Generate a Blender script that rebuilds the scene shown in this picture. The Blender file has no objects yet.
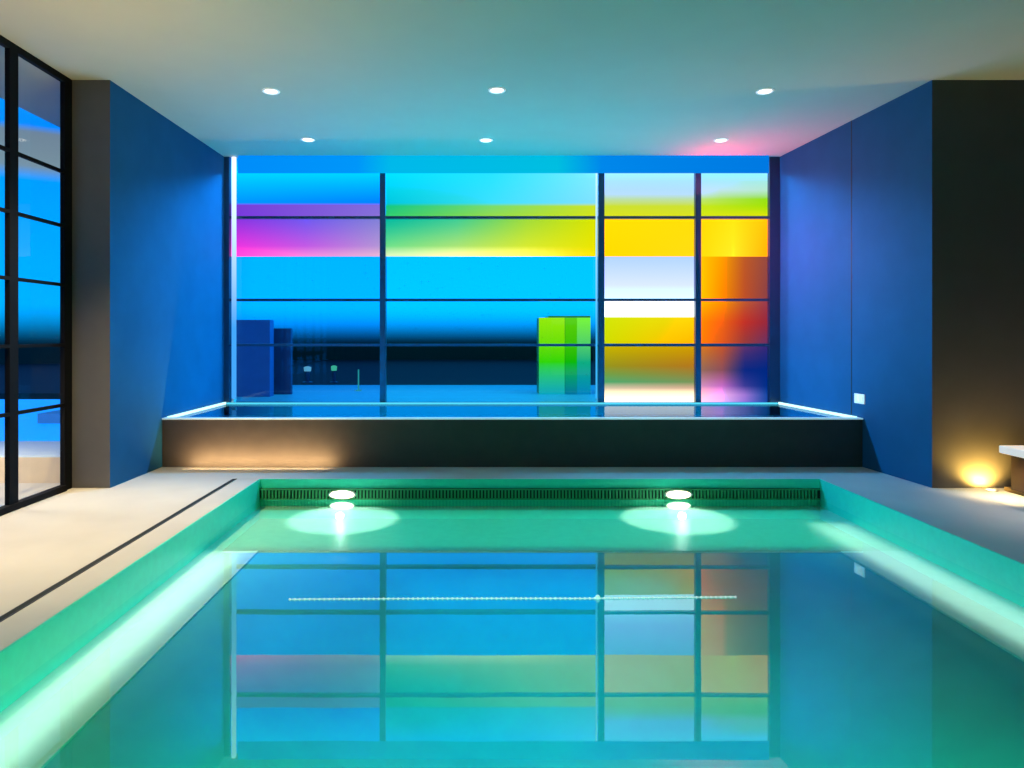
import bpy, bmesh, math, random
from mathutils import Vector, Matrix

random.seed(7)
C = bpy.context.scene.collection
S = bpy.context.scene

# ------------------------------------------------------------------ helpers
def lin(c):
    out = []
    for v in c:
        v = v / 255.0
        out.append(v / 12.92 if v <= 0.04045 else ((v + 0.055) / 1.055) ** 2.4)
    return out

def glow(c, boost=1.5):
    """linear light of an sRGB colour; channels near the top are really brighter than white"""
    l = lin(c)
    return [a + boost * max(0.0, (v - 238) / 17.0) for a, v in zip(l, c)]

def new_mat(name):
    m = bpy.data.materials.new(name)
    m.use_nodes = True
    nt = m.node_tree
    nt.nodes.clear()
    out = nt.nodes.new('ShaderNodeOutputMaterial')
    return m, nt, out

def pmat(name, col, rough=0.5, metal=0.0, spec=0.5, noise=0.0, nscale=8.0, emis=None, estr=0.0, bump=0.0):
    m, nt, out = new_mat(name)
    b = nt.nodes.new('ShaderNodeBsdfPrincipled')
    b.inputs['Base Color'].default_value = (*col, 1)
    b.inputs['Roughness'].default_value = rough
    b.inputs['Metallic'].default_value = metal
    b.inputs['Specular IOR Level'].default_value = spec
    if emis:
        b.inputs['Emission Color'].default_value = (*emis, 1)
        b.inputs['Emission Strength'].default_value = estr
    if noise > 0 or bump > 0:
        tc = nt.nodes.new('ShaderNodeTexCoord')
        n = nt.nodes.new('ShaderNodeTexNoise')
        n.inputs['Scale'].default_value = nscale
        n.inputs['Detail'].default_value = 6
        nt.links.new(tc.outputs['Object'], n.inputs['Vector'])
        if noise > 0:
            r = nt.nodes.new('ShaderNodeValToRGB')
            r.color_ramp.elements[0].position = 0.3
            r.color_ramp.elements[1].position = 0.7
            r.color_ramp.elements[0].color = (*[c * (1 - noise) for c in col], 1)
            r.color_ramp.elements[1].color = (*[min(1, c * (1 + noise)) for c in col], 1)
            nt.links.new(n.outputs['Fac'], r.inputs['Fac'])
            nt.links.new(r.outputs['Color'], b.inputs['Base Color'])
        if bump > 0:
            bp = nt.nodes.new('ShaderNodeBump')
            bp.inputs['Strength'].default_value = bump
            bp.inputs['Distance'].default_value = 0.01
            nt.links.new(n.outputs['Fac'], bp.inputs['Height'])
            nt.links.new(bp.outputs['Normal'], b.inputs['Normal'])
    nt.links.new(b.outputs['BSDF'], out.inputs['Surface'])
    return m

def emat(name, col, strength=1.0):
    m, nt, out = new_mat(name)
    e = nt.nodes.new('ShaderNodeEmission')
    e.inputs['Color'].default_value = (*col, 1)
    e.inputs['Strength'].default_value = strength
    nt.links.new(e.outputs['Emission'], out.inputs['Surface'])
    return m

def glass_mat(name, tint, gloss, base=0.05, slope=0.6, ior=5.0, rough=0.02, wave=0.0, wscale=3.0):
    """see-through surface: tinted transmission mixed with a mirror by the viewing angle"""
    m, nt, out = new_mat(name)
    t = nt.nodes.new('ShaderNodeBsdfTransparent'); t.inputs['Color'].default_value = (*tint, 1)
    g = nt.nodes.new('ShaderNodeBsdfGlossy'); g.inputs['Color'].default_value = (*gloss, 1)
    g.inputs['Roughness'].default_value = rough
    lw = nt.nodes.new('ShaderNodeLayerWeight'); lw.inputs['Blend'].default_value = 0.5
    f = nt.nodes.new('ShaderNodeMath'); f.operation = 'POWER'; f.inputs[1].default_value = ior   # Schlick falloff, same from both sides
    nt.links.new(lw.outputs['Facing'], f.inputs[0])
    ma = nt.nodes.new('ShaderNodeMath'); ma.operation = 'MULTIPLY_ADD'
    ma.inputs[1].default_value = slope; ma.inputs[2].default_value = base
    ma.use_clamp = True
    mx = nt.nodes.new('ShaderNodeMixShader')
    nt.links.new(f.outputs[0], ma.inputs[0])
    nt.links.new(ma.outputs['Value'], mx.inputs['Fac'])
    nt.links.new(t.outputs['BSDF'], mx.inputs[1])
    nt.links.new(g.outputs['BSDF'], mx.inputs[2])
    nt.links.new(mx.outputs['Shader'], out.inputs['Surface'])
    if wave > 0:
        tc = nt.nodes.new('ShaderNodeTexCoord')
        n = nt.nodes.new('ShaderNodeTexNoise'); n.inputs['Scale'].default_value = wscale
        n.inputs['Detail'].default_value = 2
        bp = nt.nodes.new('ShaderNodeBump'); bp.inputs['Strength'].default_value = wave
        bp.inputs['Distance'].default_value = 0.02
        nt.links.new(tc.outputs['Object'], n.inputs['Vector'])
        nt.links.new(n.outputs['Fac'], bp.inputs['Height'])
        nt.links.new(bp.outputs['Normal'], g.inputs['Normal'])
    return m

def panel_mat(name):
    """back-lit coloured glass: colour attribute as light, with a thin gloss on top"""
    m, nt, out = new_mat(name)
    a = nt.nodes.new('ShaderNodeAttribute'); a.attribute_name = 'glow'
    e = nt.nodes.new('ShaderNodeEmission')
    nt.links.new(a.outputs['Color'], e.inputs['Color'])
    nt.links.new(e.outputs['Emission'], out.inputs['Surface'])
    return m

def box(bm, x0, x1, y0, y1, z0, z1):
    v = [bm.verts.new(p) for p in ((x0,y0,z0),(x1,y0,z0),(x1,y1,z0),(x0,y1,z0),(x0,y0,z1),(x1,y0,z1),(x1,y1,z1),(x0,y1,z1))]
    for f in ((0,3,2,1),(4,5,6,7),(0,1,5,4),(1,2,6,5),(2,3,7,6),(3,0,4,7)):
        bm.faces.new([v[i] for i in f])

def prism(bm, pts, z0, z1):
    a = [bm.verts.new((x, y, z0)) for x, y in pts]
    b = [bm.verts.new((x, y, z1)) for x, y in pts]
    n = len(pts)
    bm.faces.new(list(reversed(a))); bm.faces.new(b)
    for i in range(n):
        bm.faces.new((a[i], a[(i+1) % n], b[(i+1) % n], b[i]))

def lathe(bm, prof, n=28, M=None):
    rings = []
    for r, z in prof:
        if r < 1e-6:
            rings.append([bm.verts.new((0, 0, z))])
        else:
            rings.append([bm.verts.new((r*math.cos(2*math.pi*k/n), r*math.sin(2*math.pi*k/n), z)) for k in range(n)])
    for a, b in zip(rings, rings[1:]):
        for k in range(n):
            k2 = (k+1) % n
            if len(a) == 1 and len(b) == 1: continue
            if len(a) == 1: bm.faces.new((a[0], b[k2], b[k]))
            elif len(b) == 1: bm.faces.new((a[k], a[k2], b[0]))
            else: bm.faces.new((a[k], a[k2], b[k2], b[k]))
    if M is not None:
        vs = [v for r in rings for v in r]
        bmesh.ops.transform(bm, matrix=M, verts=vs)

def obj(name, bm, mat, parent=None, loc=(0,0,0), bevel=0.0, smooth=False):
    bmesh.ops.recalc_face_normals(bm, faces=bm.faces)
    me = bpy.data.meshes.new(name); bm.to_mesh(me); bm.free()
    me.materials.append(mat)
    if smooth:
        for p in me.polygons: p.use_smooth = True
    o = bpy.data.objects.new(name, me); C.objects.link(o)
    o.location = loc
    if parent: o.parent = parent
    if bevel > 0:
        mod = o.modifiers.new('bevel', 'BEVEL'); mod.width = bevel; mod.segments = 2; mod.limit_method = 'ANGLE'
    return o

def bx(name, mat, parent, *boxes, bevel=0.0):
    bm = bmesh.new()
    for b in boxes: box(bm, *b)
    return obj(name, bm, mat, parent, bevel=bevel)

def tag(o, label, cat, group=None):
    o['label'] = label; o['category'] = cat
    if group: o['group'] = group
    return o

def thing(name, label, cat, loc=(0,0,0), group=None):
    o = bpy.data.objects.new(name, None); C.objects.link(o); o.location = loc
    o.empty_display_size = 0.1
    return tag(o, label, cat, group)

def struct(o):
    o['kind'] = 'structure'; return o

def light(name, kind, loc, energy, col, direction=None, **kw):
    l = bpy.data.lights.new(name, kind); l.energy = energy; l.color = col
    for k, v in kw.items(): setattr(l, k, v)
    o = bpy.data.objects.new(name, l); C.objects.link(o); o.location = loc
    if direction is not None:
        o.rotation_euler = Vector(direction).to_track_quat('-Z', 'Y').to_euler()
    return o

# ------------------------------------------------------------------ camera
cam = bpy.data.cameras.new('camera'); co = bpy.data.objects.new('camera', cam); C.objects.link(co)
co.location = (0, 0, 1.2); co.rotation_euler = (math.pi/2, 0, 0)
cam.sensor_width = 36; cam.lens = 36 * 700 / 1024
cam.shift_x = (512 - 475) / 1024; cam.shift_y = -(384 - 335) / 1024
cam.clip_start = 0.02; cam.clip_end = 300
S.camera = co
S.view_settings.view_transform = 'Standard'
S.view_settings.look = 'None'
S.view_settings.exposure = 0
S.view_settings.gamma = 1
S.cycles.use_denoising = True
S.cycles.max_bounces = 10
S.cycles.transparent_max_bounces = 12
S.cycles.sample_clamp_indirect = 6
S.cycles.caustics_reflective = False

# ------------------------------------------------------------------ materials
M_ceil = pmat('ceiling_paint', (0.46, 0.45, 0.37), 0.75, noise=0.02, nscale=3)
M_wall = pmat('charcoal_wall', (0.11, 0.10, 0.095), 0.5, noise=0.06, nscale=5)
M_wallR = pmat('dark_charcoal_wall', (0.05, 0.048, 0.052), 0.55, noise=0.06, nscale=5)
M_spa = pmat('brown_stone', (0.045, 0.038, 0.036), 0.6, noise=0.1, nscale=9)
M_stone = pmat('pale_stone', (0.55, 0.54, 0.52), 0.55, noise=0.05, nscale=2.5, bump=0.03)
M_frame = pmat('black_metal', (0.005, 0.005, 0.006), 0.7, spec=0.1)
M_frameB = pmat('blue_black_metal', (0.02, 0.05, 0.11), 0.3, spec=0.6)
M_glassL = glass_mat('clear_glass', (0.95, 0.97, 1.0), (1, 1, 1), 0.02, 0.55)
M_glassA = glass_mat('blue_glass', (0.5, 0.82, 0.74), (1, 1, 1), 0.02, 0.4)
M_glassB = glass_mat('aqua_glass', (0.5, 1.0, 0.74), (1, 1, 1), 0.02, 0.4)
M_panel = panel_mat('backlit_glass')
M_tile = pmat('green_pool_tile', (0.52, 0.76, 0.60), 0.35, noise=0.05, nscale=20)
M_lip = pmat('turquoise_pool_tile', (0.05, 0.78, 0.58), 0.3, noise=0.04, nscale=20)
M_bench = pmat('white_pool_tile', (0.62, 0.86, 0.74), 0.4, noise=0.03, nscale=20)
M_floor = pmat('deep_pool_tile', (0.08, 0.60, 0.55), 0.4, noise=0.05, nscale=6)
M_water = glass_mat('pool_water', (0.80, 0.98, 0.96), (0.58, 0.92, 1.0), 0.20, 0.42, ior=4.0, rough=0.0, wave=0.02, wscale=1.6)
M_spawater = glass_mat('spa_water', (0.6, 0.97, 1.0), (0.85, 0.97, 1.0), 0.04, 0.3, ior=4.0, rough=0.0, wave=0.01, wscale=2)
M_grate = pmat('green_grate', (0.05, 0.34, 0.14), 0.45)
M_gap = pmat('dark_gap', (0.004, 0.012, 0.01), 0.8)
M_steel = pmat('brushed_steel', (0.6, 0.6, 0.6), 0.3, metal=1.0)
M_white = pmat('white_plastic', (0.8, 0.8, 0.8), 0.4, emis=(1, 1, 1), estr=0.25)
M_lamp = emat('lamp_lens', (1.0, 0.93, 0.78), 6.0)
M_warm = emat('warm_lens', (1.0, 0.86, 0.45), 7.0)
M_led = emat('white_led', (0.5, 0.92, 1.0), 1.8)

# ------------------------------------------------------------------ world: dusk sky with flat banks of cloud
W = bpy.data.worlds.new('dusk_sky'); S.world = W; W.use_nodes = True
nt = W.node_tree; nt.nodes.clear()
wo = nt.nodes.new('ShaderNodeOutputWorld'); bg = nt.nodes.new('ShaderNodeBackground')
tc = nt.nodes.new('ShaderNodeTexCoord'); sp = nt.nodes.new('ShaderNodeSeparateXYZ')
rp = nt.nodes.new('ShaderNodeValToRGB')
nt.links.new(tc.outputs['Generated'], sp.inputs[0])
nt.links.new(sp.outputs['Z'], rp.inputs['Fac'])
rq = nt.nodes.new('ShaderNodeValToRGB'); nt.links.new(sp.outputs['Z'], rq.inputs['Fac'])
wx = nt.nodes.new('ShaderNodeMapRange'); wx.inputs[1].default_value = -.36; wx.inputs[2].default_value = -.30
nt.links.new(sp.outputs['X'], wx.inputs[0])
cm = nt.nodes.new('ShaderNodeMix'); cm.data_type = 'RGBA'
nt.links.new(wx.outputs[0], cm.inputs[0]); nt.links.new(rp.outputs['Color'], cm.inputs[6]); nt.links.new(rq.outputs['Color'], cm.inputs[7])
nt.links.new(cm.outputs[2], bg.inputs['Color'])
nt.links.new(bg.outputs['Background'], wo.inputs['Surface'])
bg.inputs['Strength'].default_value = 1.0
SKY = [(0.0, (0, .50, 1.25)), (0.10, (0, .44, 1.3)), (0.185, (0, .37, 1.2)), (0.20, (.20, .30, .36)), (0.238, (.17, .25, .33)),
       (0.246, (0, .28, 1.1)), (0.278, (0, .34, 1.2)), (0.285, (.10, .22, .30)), (0.36, (.12, .20, .26)), (0.6, (.01, .10, .30)), (1.0, (.0, .03, .15))]
el = rp.color_ramp.elements
el[0].position = SKY[0][0]; el[0].color = (*SKY[0][1], 1)
el[1].position = 1.0; el[1].color = (*SKY[-1][1], 1)
for p, c in SKY[1:-1]:
    e = el.new(p); e.color = (*c, 1)
eq = rq.color_ramp.elements
eq[0].color = (0, .64, 2.6, 1); eq[1].color = (0, .06, .3, 1)
e = eq.new(.3); e.color = (0, .50, 2.4, 1)

# ------------------------------------------------------------------ room shell
DB, DP = 7.91, 5.49              # back window plane, pillar faces
H = 3.2
PX0, PX1, PY0, PY1 = -1.79, 2.87, -1.3, 5.83
WZ = -0.165                      # water level of the pool

def pz(y, d=DB): return 1.2 + (335 - y) * d / 700
def px(x, d=DB): return (x - 475) * d / 700

bm = bmesh.new()
Q = .012
box(bm, -3.35, PX0 - Q, -3.0, 8.0, -0.12, 0.0)
box(bm, PX1 + Q, 6.0, -3.0, 8.0, -0.12, 0.0)
box(bm, PX0 - Q, PX1 + Q, PY1 + Q, 8.0, -0.12, 0.0)
box(bm, PX0 - Q, PX1 + Q, -3.0, PY0 - Q, -0.12, 0.0)
struct(obj('floor', bm, M_stone))
struct(bx('ceiling', M_ceil, None, (-4.0, 6.1, -3.1, 8.1, H, H + 0.2)))
bm = bmesh.new(); prism(bm, [(-3.16, DP), (-2.863, DP), (-2.81, 8.0), (-3.16, 8.0)], 0, H)
M_blue = pmat('blue_lit_wall', (.015, .10, .21), .75, spec=0.12, noise=.05, nscale=4)  # blue light on the walls, partly put into the side faces' colour
def tint_sides(o):
    o.data.materials.append(M_blue)
    for p in o.data.polygons:
        if abs(p.normal.x) > .9: p.material_index = 1
    return o
tint_sides(struct(obj('wall_left', bm, M_wall)))
bm = bmesh.new(); prism(bm, [(3.585, DP), (6.0, DP), (6.0, 8.0), (3.41, 8.0)], 0, H)
tint_sides(struct(obj('wall_right', bm, M_wallR)))
struct(bx('wall_front', M_wall, None, (-4.0, 6.1, -3.15, -3.0, -0.1, H)))
struct(bx('wall_side', M_wallR, None, (6.0, 6.15, -3.0, 8.0, -0.1, H)))
# panel joint on the right wall
xj = 3.585 + (3.41 - 3.585) * (6.53 - DP) / (8.0 - DP)
bm = bmesh.new(); box(bm, -0.002, 0.004, -0.006, 0.006, 0.0, H)
o = struct(obj('trim_1', bm, pmat('joint_black', (0.01, 0.01, 0.012), 0.6), loc=(xj, 6.53, 0)))
o.rotation_euler = (0, 0, math.atan2(3.585 - 3.41, 8.0 - DP))

# ------------------------------------------------------------------ window 1: colour glass window at the back
w1 = bpy.data.objects.new('window_1', None); C.objects.link(w1); struct(w1)
Z0 = 0.30
def strip(name, x0, x1, y0, y1, mat=M_frameB, dy=(-0.06, 0.05)):
    return bx(name, mat, w1, (px(x0), px(x1), DB + dy[0], DB + dy[1], pz(y1), pz(y0)))
bx('window_frame', M_frameB, w1, (-2.9, px(231), DB - .06, DB + .06, Z0, H), (px(767.5), 3.52, DB - .06, DB + .06, Z0, H),
   (-2.9, 3.52, DB - .06, DB + .06, Z0, .44))
for a, b in ((380.5, 386), (597.5, 603.5), (694, 699.5)):
    bx('mullion', M_frameB, w1, (px(a), px(b), DB - .06, DB + .06, .44, H))
COLS = {'A': (231, 380.5), 'B': (386, 597.5), 'C': (603.5, 694), 'D': (699.5, 767.5)}
for k, (a, b) in COLS.items():
    for y in (218, 300, 345):
        bx('glazing_bar', M_frameB, w1, (px(a), px(b), DB - .05, DB + .03, pz(y + 1.3), pz(y - 1.2)))

def panel(name, x0, x1, rows, parent=w1, y=DB, boost=1.0, nx=24):
    """rows: (pixel height, [colours left to right]); a repeated height makes a hard edge"""
    bm = bmesh.new(); cl = bm.loops.layers.float_color.new('glow')
    def at(cs, t):
        if len(cs) == 1: return cs[0]
        f = t * (len(cs) - 1); i = min(int(f), len(cs) - 2); f -= i
        return [p + (q - p) * f for p, q in zip(cs[i], cs[i+1])]
    for (ya, ca), (yb, cb) in zip(rows, rows[1:]):
        if abs(ya - yb) < 1e-6: continue
        ny = max(1, int(abs(yb - ya) / 6))
        g = []
        for j in range(ny + 1):
            s = j / ny
            row = []
            for i in range(nx + 1):
                t = i / nx
                c = [p + (q - p) * s for p, q in zip(at(ca, t), at(cb, t))]
                row.append((bm.verts.new((px(x0) + (px(x1) - px(x0)) * t, y, pz(ya + (yb - ya) * s))), glow(c, boost)))
            g.append(row)
        for j in range(ny):
            for i in range(nx):
                q = [g[j][i], g[j][i+1], g[j+1][i+1], g[j+1][i]]
                f = bm.faces.new([v for v, _ in q])
                for lp, (_, c) in zip(f.loops, q): lp[cl] = (*c, 1)
    return obj(name, bm, M_panel, parent)

# coloured upper lights
panel('coloured_pane', *COLS['A'], [(158, [(0,150,250)]), (173, [(0,215,255)]), (203, [(0,150,250),(0,130,250)]), (205, [(120,60,215),(130,110,220)]), (217, [(120,55,225),(135,115,215)])])
panel('coloured_pane', *COLS['A'], [(219, [(140,50,225),(110,90,240),(130,130,215)]), (246, [(240,50,225),(195,90,230),(180,150,215)]), (256.5, [(252,70,225),(240,140,225),(235,185,215)])])
panel('coloured_pane', *COLS['B'], [(158, [(0,195,235)]), (173, [(0,230,250),(40,230,250),(130,240,252)]), (203, [(0,200,225),(60,225,240),(130,225,240)]), (206, [(20,200,130),(120,220,110),(205,228,40)]), (217, [(50,205,110),(150,220,70),(215,230,20)])])
panel('coloured_pane', *COLS['B'], [(219, [(0,185,160),(60,205,150),(160,220,60),(220,230,0)]), (246, [(110,225,140),(170,230,120),(215,235,50),(235,230,0)]), (256.5, [(235,240,200),(245,245,190),(248,245,120),(240,235,0)])])
panel('coloured_pane', *COLS['C'], [(158, [(0,130,230)]), (173, [(165,240,252)]), (190, [(180,225,248)]), (199, [(190,225,170)]), (206, [(205,225,50)]), (217, [(222,228,30)])])
panel('coloured_pane', *COLS['C'], [(219, [(248,228,5),(243,224,10)]), (256.5, [(248,222,0),(246,222,20)]), (256.5, [(180,215,245)]), (285, [(222,238,250)]), (299, [(238,245,253)])])
panel('coloured_pane', *COLS['C'], [(301, [(250,253,255)]), (317, [(252,254,254)]), (317.2, [(212,232,10),(232,226,10),(245,218,10)]), (343.5, [(208,222,0),(238,205,0),(247,185,0)])])
panel('coloured_pane', *COLS['C'], [(346.5, [(200,180,0),(210,160,0)]), (366, [(150,150,30),(180,120,30)]), (382, [(80,170,110),(120,150,90)]), (388, [(215,200,170),(220,180,150)]), (394, [(250,245,235)]), (402, [(255,252,245)])])
panel('coloured_pane', *COLS['D'], [(158, [(0,125,225)]), (173, [(150,240,252)]), (190, [(195,230,250),(185,235,210)]), (199, [(190,232,120),(150,225,20)]), (206, [(200,232,30),(165,228,10)]), (217, [(215,235,20),(225,230,10)])])
panel('coloured_pane', *COLS['D'], [(219, [(254,222,5),(250,235,20),(252,200,10)]), (256.5, [(252,222,10),(250,240,40),(250,180,10)]), (256.7, [(254,205,0),(252,160,0),(190,90,40),(150,75,65)]), (299, [(252,205,0),(250,140,0),(190,80,40),(140,65,70)])])
panel('coloured_pane', *COLS['D'], [(301, [(254,190,0),(252,150,0),(190,90,50),(150,60,80)]), (322, [(254,140,0),(240,100,20),(195,50,40),(150,40,60)]), (343.5, [(250,130,5),(230,90,30),(150,60,60),(105,50,100)])])
panel('coloured_pane', *COLS['D'], [(346.5, [(215,125,30),(195,85,45),(90,50,110),(50,40,120)]), (370, [(150,110,90),(140,80,90),(10,40,130),(0,40,130)]), (386, [(215,150,190),(200,110,200),(60,60,150),(0,45,135)]), (395, [(250,215,235),(250,180,245),(160,120,215),(20,70,160)]), (402, [(250,230,240),(240,190,250),(150,120,220),(20,70,160)])])
# clear tinted lights
for k, m in (('A', M_glassA), ('B', M_glassB)):
    a, b = COLS[k]
    for y0, y1 in ((256.6, 299), (301.2, 343.8), (346.3, 405)):
        bm = bmesh.new()
        vs = [bm.verts.new(p) for p in ((px(a), DB, pz(y1)), (px(b), DB, pz(y1)), (px(b), DB, pz(y0)), (px(a), DB, pz(y0)))]
        bm.faces.new(vs); obj('pane', bm, m, w1)
# shallow blue glass valance hanging from the ceiling at the window head, kept opaque to cut the fill light
bm = bmesh.new(); box(bm, px(238, 7.8), px(769, 7.8), 7.80, 7.812, 3.005, H)
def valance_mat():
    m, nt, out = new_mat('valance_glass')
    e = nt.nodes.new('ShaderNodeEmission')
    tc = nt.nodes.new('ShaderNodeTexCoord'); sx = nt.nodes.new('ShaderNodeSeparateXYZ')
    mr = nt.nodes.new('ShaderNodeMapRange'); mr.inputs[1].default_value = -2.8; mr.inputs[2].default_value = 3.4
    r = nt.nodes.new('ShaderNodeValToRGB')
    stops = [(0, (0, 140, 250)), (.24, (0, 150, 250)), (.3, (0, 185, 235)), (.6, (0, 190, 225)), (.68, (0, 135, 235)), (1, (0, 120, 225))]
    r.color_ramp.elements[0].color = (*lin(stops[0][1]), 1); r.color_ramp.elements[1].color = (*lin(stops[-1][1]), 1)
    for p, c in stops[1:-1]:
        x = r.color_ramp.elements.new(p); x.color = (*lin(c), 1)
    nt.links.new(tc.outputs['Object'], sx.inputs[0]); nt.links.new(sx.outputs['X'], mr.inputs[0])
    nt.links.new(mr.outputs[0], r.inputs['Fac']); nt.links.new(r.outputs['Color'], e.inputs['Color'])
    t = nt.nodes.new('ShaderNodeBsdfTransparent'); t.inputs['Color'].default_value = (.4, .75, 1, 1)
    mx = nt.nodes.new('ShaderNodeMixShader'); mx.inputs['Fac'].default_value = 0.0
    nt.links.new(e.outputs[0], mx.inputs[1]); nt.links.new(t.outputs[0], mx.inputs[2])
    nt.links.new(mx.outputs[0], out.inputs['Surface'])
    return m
tag(obj('glass_valance', bm, valance_mat()), 'long blue glass valance hanging from the ceiling along the head of the coloured window', 'valance')

# ------------------------------------------------------------------ window 2: black grid window on the left
w2 = bpy.data.objects.new('window_2', None); C.objects.link(w2); struct(w2)
WX = -3.16
def bar2(name, y0, y1, z0, z1, d=0.035):
    return bx(name, M_frame, w2, (WX - d, WX, y0, y1, z0, z1))
bx('window_frame', M_frame, w2, (WX - .035, WX + .0, 5.39, DP, 0, H), (WX - .035, WX, -3.0, 5.39, 3.15, H), (WX - .035, WX + .02, -3.0, 5.39, 0, .045), (WX - .035, WX, -3.0, -2.9, 0, H))
ys = [4.80 - .69 * k for k in range(11)]
for y in ys: bar2('mullion', y - .045, y + .045, .045, 3.15)
edges = [5.39] + [y for m in ys for y in (m + .045, m - .045)]
zs = [2.456, 2.04, 1.586, 1.123, .66]
for i in range(0, len(edges) - 1, 2):
    for z in zs:
        bar2('glazing_bar', edges[i + 1], edges[i], z - .012, z + .012, .025)
    bm = bmesh.new()
    vs = [bm.verts.new(p) for p in ((WX - .015, edges[i+1], .045), (WX - .015, edges[i], .045), (WX - .015, edges[i], 3.15), (WX - .015, edges[i+1], 3.15))]
    bm.faces.new(vs); obj('pane', bm, M_glassL, w2)

# ------------------------------------------------------------------ the swimming pool
pool = thing('swimming_pool', 'large sunken green swimming pool glowing under water in the pale stone floor', 'swimming pool', (0.54, 2.3, -1.0))
def pb(name, mat, *boxes, bevel=0):
    o = bx(name, mat, pool, *boxes, bevel=bevel)
    o.location = -Vector(pool.location); return o
pb('pool_wall', M_lip, (PX0 - Q, PX0, PY0 - Q, PY1 + Q, -1.05, 0), (PX1, PX1 + Q, PY0 - Q, PY1 + Q, -1.05, 0),
   (PX0, PX1, PY1, PY1 + Q, -1.05, 0), (PX0, PX1, PY0 - Q, PY0, -1.05, 0))
SH = -0.225
pb('submerged_shelf', M_tile, (PX0, PX1, 4.62, PY1, -1.0, SH))
BL, BR = PX0 + .36, PX1 - .46
pb('submerged_bench', M_bench, (PX0, BL, PY0, 4.62, -1.0, SH))
pb('submerged_bench', M_bench, (BR, PX1, PY0, 4.62, -1.0, SH))
# dished floor that falls away smoothly from the benches and the shelf
def dish(x, y):
    d = [max(0, min(1, v)) for v in ((x - BL) / 1.4, (BR - x) / 1.4, (4.62 - y) / 1.4)]
    f = 1
    for v in d: f *= v * v * (3 - 2 * v)
    return SH - .01 - .5 * f
bm = bmesh.new(); nx_, ny_ = 48, 60; g = []
for j in range(ny_ + 1):
    g.append([bm.verts.new((BL + (BR - BL) * i / nx_, PY0 + (4.62 - PY0) * j / ny_, dish(BL + (BR - BL) * i / nx_, PY0 + (4.62 - PY0) * j / ny_))) for i in range(nx_ + 1)])
for j in range(ny_):
    for i in range(nx_): bm.faces.new((g[j][i], g[j][i+1], g[j+1][i+1], g[j+1][i]))
o = obj('pool_floor', bm, M_floor, pool, smooth=True); o.location = -Vector(pool.location)
bm = bmesh.new()
x = PX0 + .02
while x < PX1 - .02:
    box(bm, x, x + .014, PY1 - .03, PY1 - .012, -.158, -.084); x += .028
box(bm, PX0 + .01, PX1 - .01, PY1 - .03, PY1 - .008, -.086, -.078)
box(bm, PX0 + .01, PX1 - .01, PY1 - .03, PY1 - .008, -.166, -.158)
g = obj('overflow_grate', bm, M_grate, pool); g.location = -Vector(pool.location)
pb('grate_channel', M_gap, (PX0, PX1, PY1 - .008, PY1 - .001, -.170, -.076))
bm = bmesh.new()
vs = [bm.verts.new(p) for p in ((PX0, PY0, WZ), (PX1, PY0, WZ), (PX1, PY1 - .009, WZ), (PX0, PY1 - .009, WZ))]
bm.faces.new(vs); wtr = obj('water', bm, M_water, pool); wtr.location = -Vector(pool.location)

# wall lamps of the pool, in the overflow grate
def pool_lamp(x, label):
    t = thing('pool_lamp', label, 'lamp', (x, PY1 - .035, -.120), 'lamps in the overflow grate')
    bm = bmesh.new(); R = Matrix.Scale(1.0, 4) @ Matrix.Rotation(math.pi/2, 4, 'X')
    lathe(bm, [(.118, -.004), (.118, .012), (.104, .018), (.100, .012)], 36, Matrix.Diagonal((1, 1, .32, 1)) @ R)
    obj('lamp_ring', bm, M_steel, t, smooth=True)
    bm = bmesh.new()
    lathe(bm, [(.102, .006), (.08, .016), (.04, .022), (0, .024)], 36, Matrix.Diagonal((1, 1, .32, 1)) @ R)
    obj('lens', bm, M_warm, t, smooth=True)
    light('shelf_fan_fill', 'SPOT', (x * 5.42 / PY1, 5.42, 3.15), 900, (1, .97, .90), (0, 0, -1), spot_size=math.radians(15.5), spot_blend=.35, shadow_soft_size=.03)  # added beam without a fixture, draws the lamp's bright fan on the shelf
    light('pool_lamp_light', 'SPOT', (x, PY1 - .14, -.06), 3, (1, .93, .78), (0, -.6, -.8), spot_size=math.radians(160), spot_blend=.5, shadow_soft_size=.03)
pool_lamp(px(343, PY1), 'oval warm lamp set in the pool grate, left one of the pair')
pool_lamp(px(677, PY1), 'oval warm lamp set in the pool grate, right one of the pair')

# beaded float line
RY = 3.61
rope = thing('float_line', 'thin line of small white floats stretched across the blue water', 'float line', (.2, RY, WZ))
def ry(x): return RY + .012 * math.sin(1.4 * (x + .9)) - .04 * max(0, x - .55) * -1
bm = bmesh.new()
xs = [-.96 + 2.32 * k / 60 for k in range(61)]
prev = None
for x in xs:
    ring = [bm.verts.new((x - .2, ry(x) - RY + 0.002*math.cos(a*math.pi/3), .003 + .002*math.sin(a*math.pi/3))) for a in range(6)]
    if prev:
        for k in range(6): bm.faces.new((prev[k], prev[(k+1) % 6], ring[(k+1) % 6], ring[k]))
    prev = ring
M_bead = pmat('white_float', (.85, .9, .9), .35, emis=(.75, 1, 1), estr=.55)  # emission brightens the floats, which are no lamps
obj('rope', bm, M_bead, rope)
bm = bmesh.new(); bmesh.ops.create_uvsphere(bm, u_segments=10, v_segments=6, radius=.0055)
bead = obj('float', bm, M_bead, rope, smooth=True)
for i in range(92):
    b = bead if i == 0 else bead.copy()
    if i: C.objects.link(b)
    x = -.955 + 2.31 * i / 91
    b.location = (x - .2, ry(x) - RY, .003)
bm = bmesh.new(); bmesh.ops.create_uvsphere(bm, u_segments=14, v_segments=8, radius=.012)
o = obj('middle_float', bm, M_bead, rope, smooth=True, loc=(.635 - .2, ry(.635) - RY, .008)); o['label'] = 'larger round white float'

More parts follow.
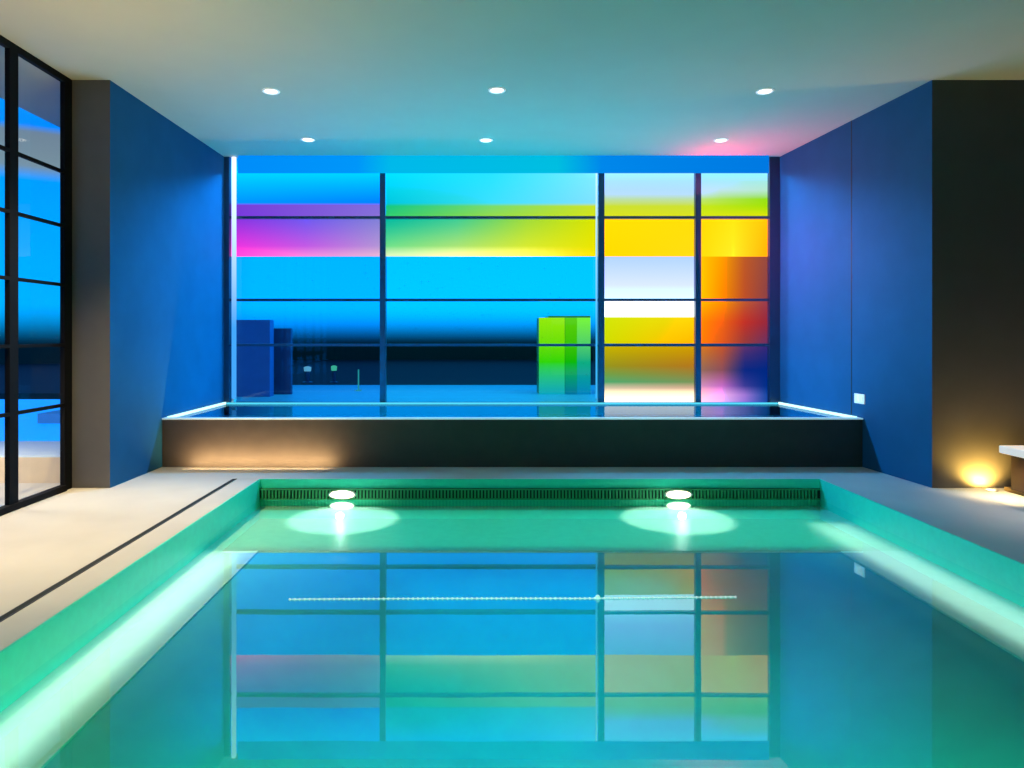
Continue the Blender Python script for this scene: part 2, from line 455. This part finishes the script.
# slot drain in the left deck
drain = thing('slot_drain', 'long narrow dark slot drain in the pale floor left of the pool', 'drain', (-2.0, 2.5, 0))
bm = bmesh.new(); box(bm, -.014, .014, -4.0, 3.33, .0, .003); obj('slot', bm, M_gap, drain)
bm = bmesh.new(); box(bm, -.018, -.014, -4.0, 3.33, .0, .004); box(bm, .014, .018, -4.0, 3.33, .0, .004)
obj('edge_strip', bm, pmat('dark_steel', (.1, .1, .11), .4, metal=1), drain)

# ------------------------------------------------------------------ raised pool under the window
SY0 = 6.36; SZ = 0.445
spa = thing('raised_pool', 'raised shallow pool of cyan water behind a dark stone wall under the coloured window', 'pool', (.3, 7.1, 0))
def sx(y): return -2.863 + (.053) * (y - DP) / (8 - DP), 3.585 - .175 * (y - DP) / (8 - DP)
def sb(name, mat, pts, z0, z1, bevel=0):
    bm = bmesh.new(); prism(bm, pts, z0, z1); o = obj(name, bm, mat, spa, bevel=bevel); o.location = -Vector(spa.location); return o
l0, r0 = sx(SY0); l1, r1 = sx(7.85)
l0 += .004; l1 += .004; r0 -= .004; r1 -= .004
sb('front_wall', M_spa, [(l0, SY0), (r0, SY0), (r0, SY0 + .10), (l0, SY0 + .10)], 0, SZ - .012)
sb('coping', pmat('bright_coping', (.6, .72, .75), .3, emis=(.55, .9, 1), estr=.35), [(l0, SY0 - .012), (r0, SY0 - .012), (r0, SY0 + .07), (l0, SY0 + .07)], SZ - .012, SZ)  # emission puts the bright light line into the stone
sb('basin_floor', pmat('lit_cyan_tile', (.05, .6, .8), .35, emis=(0, .55, 1.0), estr=.30), [(l0, SY0 + .1), (r0, SY0 + .1), (r1, 7.85), (l1, 7.85)], .15, .25)  # emission stands in for underwater light on the tile
bm = bmesh.new()
bm.faces.new([bm.verts.new((x, y, SZ - .02)) for x, y in ((l0, SY0 + .07), (r0, SY0 + .07), (r1, 7.85), (l1, 7.85))])
o = obj('water', bm, M_spawater, spa); o.location = -Vector(spa.location)
for xa, xb in ((l0 + .02, l1 + .02), (r0 - .02, r1 - .02)):
    k_ = .009
    sb('light_strip', M_led, [(xa - k_, SY0 + .07), (xa + k_, SY0 + .07), (xb + k_, 7.82), (xb - k_, 7.82)], SZ - .018, SZ + .006)
sb('rear_light_strip', emat('cyan_led', (.1, .75, 1), 1.0), [(l1 + .04, 7.80), (r1 - .04, 7.80), (r1 - .04, 7.83), (l1 + .04, 7.83)], SZ - .018, SZ)
# upright light tubes at the window
def tube(x, z0, z1, r, label, top, bot):
    m, nt, out = new_mat('tube_light')
    e = nt.nodes.new('ShaderNodeEmission'); tc = nt.nodes.new('ShaderNodeTexCoord'); s = nt.nodes.new('ShaderNodeSeparateXYZ')
    rr = nt.nodes.new('ShaderNodeValToRGB'); nt.links.new(tc.outputs['Generated'], s.inputs[0]); nt.links.new(s.outputs['Z'], rr.inputs['Fac'])
    rr.color_ramp.elements[0].color = (*bot, 1); rr.color_ramp.elements[1].color = (*top, 1); rr.color_ramp.elements[0].position = .3
    nt.links.new(rr.outputs['Color'], e.inputs['Color']); nt.links.new(e.outputs[0], out.inputs['Surface'])
    t = thing('tube_light', label, 'light', (x, 7.82, z0), 'upright light tubes at the coloured window')
    bm = bmesh.new(); lathe(bm, [(0, 0), (r, 0.004), (r, z1 - z0 - .004), (0, z1 - z0)], 14); obj('tube', bm, m, t, smooth=True)
    bm = bmesh.new(); lathe(bm, [(0, -.02), (r * 1.15, -.018), (r * 1.15, .02), (0, .022)], 14); obj('cap', bm, M_steel, t)
tube(px(234, 7.82), .47, 3.19, .026, 'bright white upright light tube at the far left edge of the coloured window', (1.1, 1.3, 1.4), (.06, .40, 1.0))
tube(px(596.5, 7.82), .47, 3.19, 0.010, 'thin pale upright light tube beside the middle post of the coloured window', (.75, 1.05, 1.2), (.05, .50, 1.0))

# ------------------------------------------------------------------ ceiling downlights
DL = [(271, 91, 'front row, left'), (497, 90, 'front row, middle'), (765, 91, 'front row, right'), (308, 139.5, 'back row, left'), (486, 140, 'back row, middle'), (721, 140, 'back row, right')]
proto = None
for X, Y, w in DL:
    d = 2.0 * 700 / (335 - Y)
    lab = 'small round ceiling downlight, %s one, seen above the pools' % w
    if proto is None:
        t = proto = thing('ceiling_downlight', lab, 'downlight', (px(X, d), d, H), 'recessed ceiling downlights')
        bm = bmesh.new(); lathe(bm, [(.050, -.004), (.066, -.010), (.072, -.004), (.072, 0), (.05, 0)], 32)
        obj('trim_ring', bm, M_white, t, smooth=True)
        bm = bmesh.new(); lathe(bm, [(.052, -.004), (.03, -.009), (0, -.011)], 32)
        obj('lens', bm, M_lamp, t, smooth=True)
    else:
        t = proto.copy(); C.objects.link(t); t['label'] = lab; t.location = (px(X, d), d, H)
        for ch in proto.children:
            c = ch.copy(); C.objects.link(c); c.parent = t
    light('downlight_beam', 'SPOT', (px(X, d), d, H - .03), 3, (1, .93, .82), (0, 0, -1), spot_size=math.radians(80), spot_blend=.8, shadow_soft_size=.04)

# ------------------------------------------------------------------ right side: switch, bench, uplight
yw = 6.40
sw = thing('wall_switch', 'small square pale switch plate glowing on the blue right wall', 'switch', (3.585 - .175 * (yw - DP) / (8 - DP) - .001, yw, pz(399, 6.37)))
bm = bmesh.new(); box(bm, -.010, 0, -.075, .075, -.045, .045); obj('plate', bm, M_white, sw, bevel=.003)
bm = bmesh.new(); box(bm, -.016, -.010, -.05, -.004, -.03, .03); box(bm, -.016, -.010, .004, .05, -.03, .03)
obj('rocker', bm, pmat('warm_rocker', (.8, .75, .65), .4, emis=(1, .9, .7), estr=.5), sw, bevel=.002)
sw.rotation_euler = (0, 0, math.atan2(.175, 8 - DP))

bench = thing('bench', 'low bench with a pale slab top and dark base at the right edge', 'bench', (4.6, 4.5, 0))
def bb(name, mat, b, bevel=0):
    o = bx(name, mat, bench, b, bevel=bevel); o.location = -Vector(bench.location); return o
bb('slab_top', pmat('lit_cream_slab', (.8, .72, .62), .4, noise=.04, emis=(1, .74, .55), estr=.5), (3.80, 5.4, 3.7, 5.08, .345, .40), .006)  # emission puts warm lamplight into the slab itself
bb('body', pmat('dark_timber', (.02, .006, .004), .5, noise=.2), (4.06, 5.3, 3.8, 5.30, .03, .345))
bb('plinth', pmat('gold_timber', (.45, .27, .08), .4), (4.08, 5.35, 3.75, 5.40, 0, .03), .004)
bowl = thing('bowl', 'dark shallow bowl standing on the pale bench top', 'bowl', (3.97, 4.85, .40))
bm = bmesh.new(); lathe(bm, [(0, .0), (.06, .0), (.065, .008), (.12, .045), (.125, .05), (.118, .05), (.06, .014), (0, .012)], 32)
obj('dish', bm, pmat('dark_glaze', (.03, .025, .03), .25), bowl, smooth=True)

ul = thing('floor_uplight', 'flush round floor uplight throwing a yellow glow on the dark right wall', 'uplight', (3.985, 5.41, 0))
bm = bmesh.new(); lathe(bm, [(.034, 0), (.034, .006), (.048, .006), (.052, 0)], 28); obj('trim_ring', bm, M_steel, ul, smooth=True)
bm = bmesh.new(); lathe(bm, [(.035, .002), (.02, .005), (0, .006)], 28); obj('lens', bm, M_warm, ul, smooth=True)

# ------------------------------------------------------------------ outside
M_ground = pmat('terrace_paving', (.42, .44, .46), .6, noise=.06, nscale=2)
struct(bx('terrace', M_ground, None, (-12, -3.28, -6, 5.72, -.12, -.01)))
struct(bx('terrace_back', pmat('blue_paving', (.12, .40, .55), .5, noise=.05), None, (-5, 9, 8.0, 12.6, .1, .3)))
struct(bx('lawn', pmat('dark_lawn', (.002, .006, .003), .9, noise=.3, nscale=3), None, (-40, 40, 12.6, 60, 0, .15), (-40, -12, -40, 12.6, -.3, -.05)))
# distant hillside: a ring of dark wooded ground that fades into the haze at its crest
m, nt, out = new_mat('hazy_hillside')
b = nt.nodes.new('ShaderNodeBsdfPrincipled'); b.inputs['Base Color'].default_value = (.018, .045, .028, 1); b.inputs['Roughness'].default_value = .9
b.inputs['Specular IOR Level'].default_value = 0
t = nt.nodes.new('ShaderNodeBsdfTransparent'); mx = nt.nodes.new('ShaderNodeMixShader')
tc = nt.nodes.new('ShaderNodeTexCoord'); s = nt.nodes.new('ShaderNodeSeparateXYZ'); mr = nt.nodes.new('ShaderNodeMapRange')
mr.interpolation_type = 'SMOOTHSTEP'
mr.inputs[1].default_value = .75; mr.inputs[2].default_value = 2.5
nt.links.new(tc.outputs['Object'], s.inputs[0]); nt.links.new(s.outputs['Z'], mr.inputs[0])
nt.links.new(mr.outputs[0], mx.inputs['Fac']); nt.links.new(b.outputs[0], mx.inputs[1]); nt.links.new(t.outputs[0], mx.inputs[2])
nt.links.new(mx.outputs[0], out.inputs['Surface'])
bm = bmesh.new(); prev = None
for k in range(81):
    a = math.radians(-60 + 260 * k / 80)
    hh = 2.8 + .25 * math.sin(k * .7) + .15 * math.sin(k * 1.9)
    ring = [bm.verts.new((30 * math.cos(a) * s_, 30 * math.sin(a) * s_, z)) for s_, z in ((1, -.4), (1.0, hh))]
    if prev: bm.faces.new((prev[0], ring[0], ring[1], prev[1]))
    prev = ring
struct(obj('hillside', bm, m))
# outdoor pool left of the room
op = thing('outdoor_pool', 'blue outdoor pool behind a low tan kerb, seen through the left window', 'pool', (-7, 8, 0))
def ob(name, mat, *bs):
    o = bx(name, mat, op, *bs); o.location = -Vector(op.location); return o
ob('kerb', pmat('tan_stone', (.62, .50, .34), .6, noise=.05), (-12, -3.3, 5.72, 5.9, -.05, .20))
ob('kerb_side', pmat('tan_stone', (.62, .50, .34), .6), (-3.4, -3.3, 5.9, 11, -.05, .20))
ob('coping', pmat('pale_blue_stone', (.55, .7, .8), .4), (-12, -3.3, 5.72, 6.5, .20, .215))
bm = bmesh.new(); bm.faces.new([bm.verts.new(p) for p in ((-12, 6.5, .19), (-3.4, 6.5, .19), (-3.4, 11, .19), (-12, 11, .19))])
o = obj('water', bm, pmat('outdoor_water', (0, .25, .6), .4, emis=(0, .33, 1.1), estr=.85), op); o.location = -Vector(op.location)  # emission stands in for the bright sky mirrored in the water
# stub wall beyond the window, left
struct(bx('wall_terrace', pmat('blue_render', (.02, .16, .45), .6, noise=.05), None, (-4.0, -2.99, 10.2, 10.4, .3, 1.42)))
struct(bx('wall_lawn', pmat('dark_blue_render', (.01, .06, .16), .6, noise=.05), None, (-3.3, -2.79, 10.6, 10.7, .3, 1.30)))
# green cabinet on the terrace
def cab_mat(nm, top, mid, bot, k=1.0):
    m, nt, out = new_mat(nm)
    e = nt.nodes.new('ShaderNodeEmission'); tc = nt.nodes.new('ShaderNodeTexCoord'); s = nt.nodes.new('ShaderNodeSeparateXYZ'); r = nt.nodes.new('ShaderNodeValToRGB')
    nt.links.new(tc.outputs['Generated'], s.inputs[0]); nt.links.new(s.outputs['Z'], r.inputs['Fac'])
    r.color_ramp.elements[0].color = (*lin(bot), 1); r.color_ramp.elements[1].color = (*lin(top), 1)
    x = r.color_ramp.elements.new(.42); x.color = (*lin(mid), 1)
    nt.links.new(r.outputs['Color'], e.inputs['Color']); e.inputs['Strength'].default_value = k
    g = nt.nodes.new('ShaderNodeBsdfGlossy'); g.inputs['Roughness'].default_value = .05
    mx = nt.nodes.new('ShaderNodeMixShader'); mx.inputs['Fac'].default_value = .008
    nt.links.new(e.outputs[0], mx.inputs[1]); nt.links.new(g.outputs[0], mx.inputs[2]); nt.links.new(mx.outputs[0], out.inputs['Surface'])
    return m
CY = 10.6
cx0, cx1, cx2, cxr = px(539, CY), px(565, CY), px(577, CY), px(590.5, CY)
ct, cb0 = pz(317, CY), .3
cab = thing('garden_cabinet', 'glowing lime green glass cabinet on the terrace behind the window', 'cabinet', ((cx0 + cxr) / 2, CY, cb0))
def cb(name, mat, *bs, bevel=0):
    o = bx(name, mat, cab, *bs, bevel=bevel); o.location = -Vector(cab.location); return o
G1 = cab_mat('lime_glass', (205, 238, 15), (70, 215, 10), (15, 165, 215), 1.0)
G2 = cab_mat('green_glass', (125, 210, 10), (20, 185, 10), (0, 115, 180), 1.0)
G3 = cab_mat('pale_lime_glass', (165, 248, 60), (20, 175, 150), (0, 130, 215), 1.0)
cb('carcass', pmat('dark_green', (.02, .2, .05), .4), (cx0 + .01, cxr - .01, CY + .02, CY + .5, cb0, ct - .01))
cb('door', G1, (cx0, cx1 - .004, CY, CY + .02, cb0, ct - .01))
cb('door', G2, (cx1 + .004, cx2, CY, CY + .02, cb0, ct - .01))
cb('side_panel', G3, (cx2 + .003, cxr, CY - .002, CY + .018, cb0, ct - .01))
cb('lid', pmat('lid_green', (.05, .35, .1), .3), (cx0 + .14, cxr, CY - .01, CY + .5, ct - .01, ct + .02), bevel=.004)
# small things on the terrace and lawn
def post(x, y, z, h, r, label, col, nm, cat, grp=None):
    t = thing(nm, label, cat, (x, y, z), grp)
    bm = bmesh.new(); lathe(bm, [(0, 0), (r * 2.2, 0), (r * 2.2, .02), (r, .03), (r, h * .72), (0, h * .72)], 12); obj('post', bm, M_frameB, t)
    bm = bmesh.new(); lathe(bm, [(0, h * .70), (r * 1.5, h * .70), (r * 1.7, h * .95), (r * .6, h), (0, h)], 12); obj('lamp_head', bm, emat('garden_glow', col, 1.0), t)
d = 15.4
post(px(307.5, d), d, .15, .36, .05, 'small pale blue garden lamp beyond the terrace, nearer the left edge', (.16, .40, .75), 'garden_lamp', 'lamp', 'garden lamps')
post(px(334, d), d, .15, .38, .04, 'small greenish garden lamp beyond the terrace, right of the pale blue one', (.08, .5, .4), 'garden_lamp', 'lamp', 'garden lamps')
t = thing('light_pole', 'slim pale upright pole standing on the blue terrace behind the window', 'pole', (px(358.5, 11.3), 11.3, .3))
bm = bmesh.new(); lathe(bm, [(0, 0), (.05, 0), (.05, .012), (.012, .018), (.012, .34), (0, .345)], 12); obj('shaft', bm, emat('pole_glow', (.03, .32, .42), 1), t)
t = thing('garden_fountain', 'small pale spray fountain at the left end of the terrace', 'fountain', (px(263, 11.2), 11.2, .3))
bm = bmesh.new(); lathe(bm, [(0, 0), (.09, 0), (.10, .03), (.05, .035), (0, .035)], 16); obj('basin', bm, M_steel, t)
bm = bmesh.new(); lathe(bm, [(.05, .035), (.03, .08), (.012, .16), (0, .21)], 12); obj('jet', bm, emat('spray', (.15, .42, .9), 1), t)

# ------------------------------------------------------------------ lamps and added fills
BLUE = (0.0, .46, 1.0)
light('side_wall_fill', 'AREA', (-.1, 7.875, 3.032), 240, BLUE, (-1, 0, 0), shape='RECTANGLE', size=.06, size_y=.02)  # pair of unseen lights added to turn the side walls blue
light('side_wall_fill', 'AREA', (.1, 7.875, 3.032), 265, BLUE, (1, 0, 0), shape='RECTANGLE', size=.06, size_y=.02)
light('left_deck_downlight', 'SPOT', (-2.6, 4.5, 3.15), 640, (1, .72, .36), (0, 0, -1), spot_size=math.radians(70), spot_blend=.9, shadow_soft_size=.06)
light('left_deck_downlight', 'SPOT', (-2.65, 2.2, 3.15), 220, (1, .74, .38), (0, 0, -1), spot_size=math.radians(70), spot_blend=.9, shadow_soft_size=.06)
light('left_ceiling_fill', 'AREA', (-2.3, 4.0, .9), 17, (1, .60, .18), (0, -.05, 1), shape='DISK', size=.8, spread=math.radians(120))  # bodiless fill added to warm the left of the ceiling
light('raised_pool_wall_washer', 'AREA', (-1.95, 6.22, .015), 16, (1, .60, .25), (0, .6, 1), shape='RECTANGLE', size=1.3, size_y=.03)
light('floor_uplight_beam', 'SPOT', (3.985, 5.40, .02), 80, (1, .58, .10), (0, .7, 1), spot_size=math.radians(150), spot_blend=.8, shadow_soft_size=.04)
light('bench_glow', 'SPOT', (3.93, 5.06, .33), 22, (1, .74, .36), (.05, .35, -1), spot_size=math.radians(120), spot_blend=.9, shadow_soft_size=.04)
light('terrace_fill', 'AREA', (0, 10.3, 3.6), 220, (.05, .5, 1), (0, .05, -1), shape='RECTANGLE', size=6, size_y=.5)  # unseen light added to brighten the back terrace
light('terrace_warm_lamp', 'AREA', (-4.3, 5.1, 1.0), 30, (1, .82, .6), (0, .35, -1), shape='DISK', size=.5)
# pool lighting: unseen lights added under the surface to colour water, lips and ceiling
light('bench_light', 'AREA', (PX0 + .15, 1.65, WZ - .012), 5.5, (.85, 1, .88), (0, 0, -1), shape='RECTANGLE', size=.22, size_y=5.9)
light('bench_light', 'AREA', (PX1 - .20, 2.0, WZ - .012), 7, (.85, 1, .88), (0, 0, -1), shape='RECTANGLE', size=.30, size_y=6.6)
light('pool_green', 'AREA', (BL + .35, 1.5, WZ - .03), 62, (0, 1, .38), (.3, 0, -1), shape='RECTANGLE', size=.5, size_y=5.5)
light('pool_green', 'AREA', (BR - .35, 1.5, WZ - .03), 105, (0, 1, .42), (-.3, 0, -1), shape='RECTANGLE', size=.6, size_y=5.5)
light('pool_blue', 'AREA', (.4, 1.6, WZ - .03), 18, (0, .48, 1), (0, 0, -1), shape='RECTANGLE', size=1.6, size_y=5.4)
light('shelf_green', 'AREA', (.5, 5.2, WZ - .01), 8, (0, 1, .6), (0, 0, -1), shape='RECTANGLE', size=4.4, size_y=1.0)
light('pool_up', 'AREA', (.5, 1.6, -.7), 22, (.02, 1, .36), (0, 0, 1), shape='RECTANGLE', size=3.4, size_y=5.4)
light('spa_up', 'AREA', (.3, 7.2, .27), 17, (0, .75, 1), (0, 0, 1), shape='RECTANGLE', size=5.0, size_y=.9, spread=math.radians(95))
light('spa_down', 'AREA', (.3, 7.1, SZ - .025), 120, (0, .7, 1), (0, 0, -1), shape='RECTANGLE', size=5.6, size_y=1.0)
light('bench_top_fill', 'SPOT', (4.4, 4.5, 3.15), 200, (1, .85, .72), (0, 0, -1), spot_size=math.radians(50), spot_blend=.9, shadow_soft_size=.05)  # unseen warm spot added to brighten the bench top
light('red_ceiling_fill', 'AREA', (2.6, 7.68, 2.72), 6, (1, .06, .2), (.1, -.2, 1), shape='DISK', size=.2)  # unseen light added to redden the ceiling by the window
light('magenta_wall_fill', 'AREA', (2.5, 7.5, 2.1), 22, (1, .02, .3), (1, 0, .1), shape='DISK', size=.3)  # unseen light added to tint the right wall pink
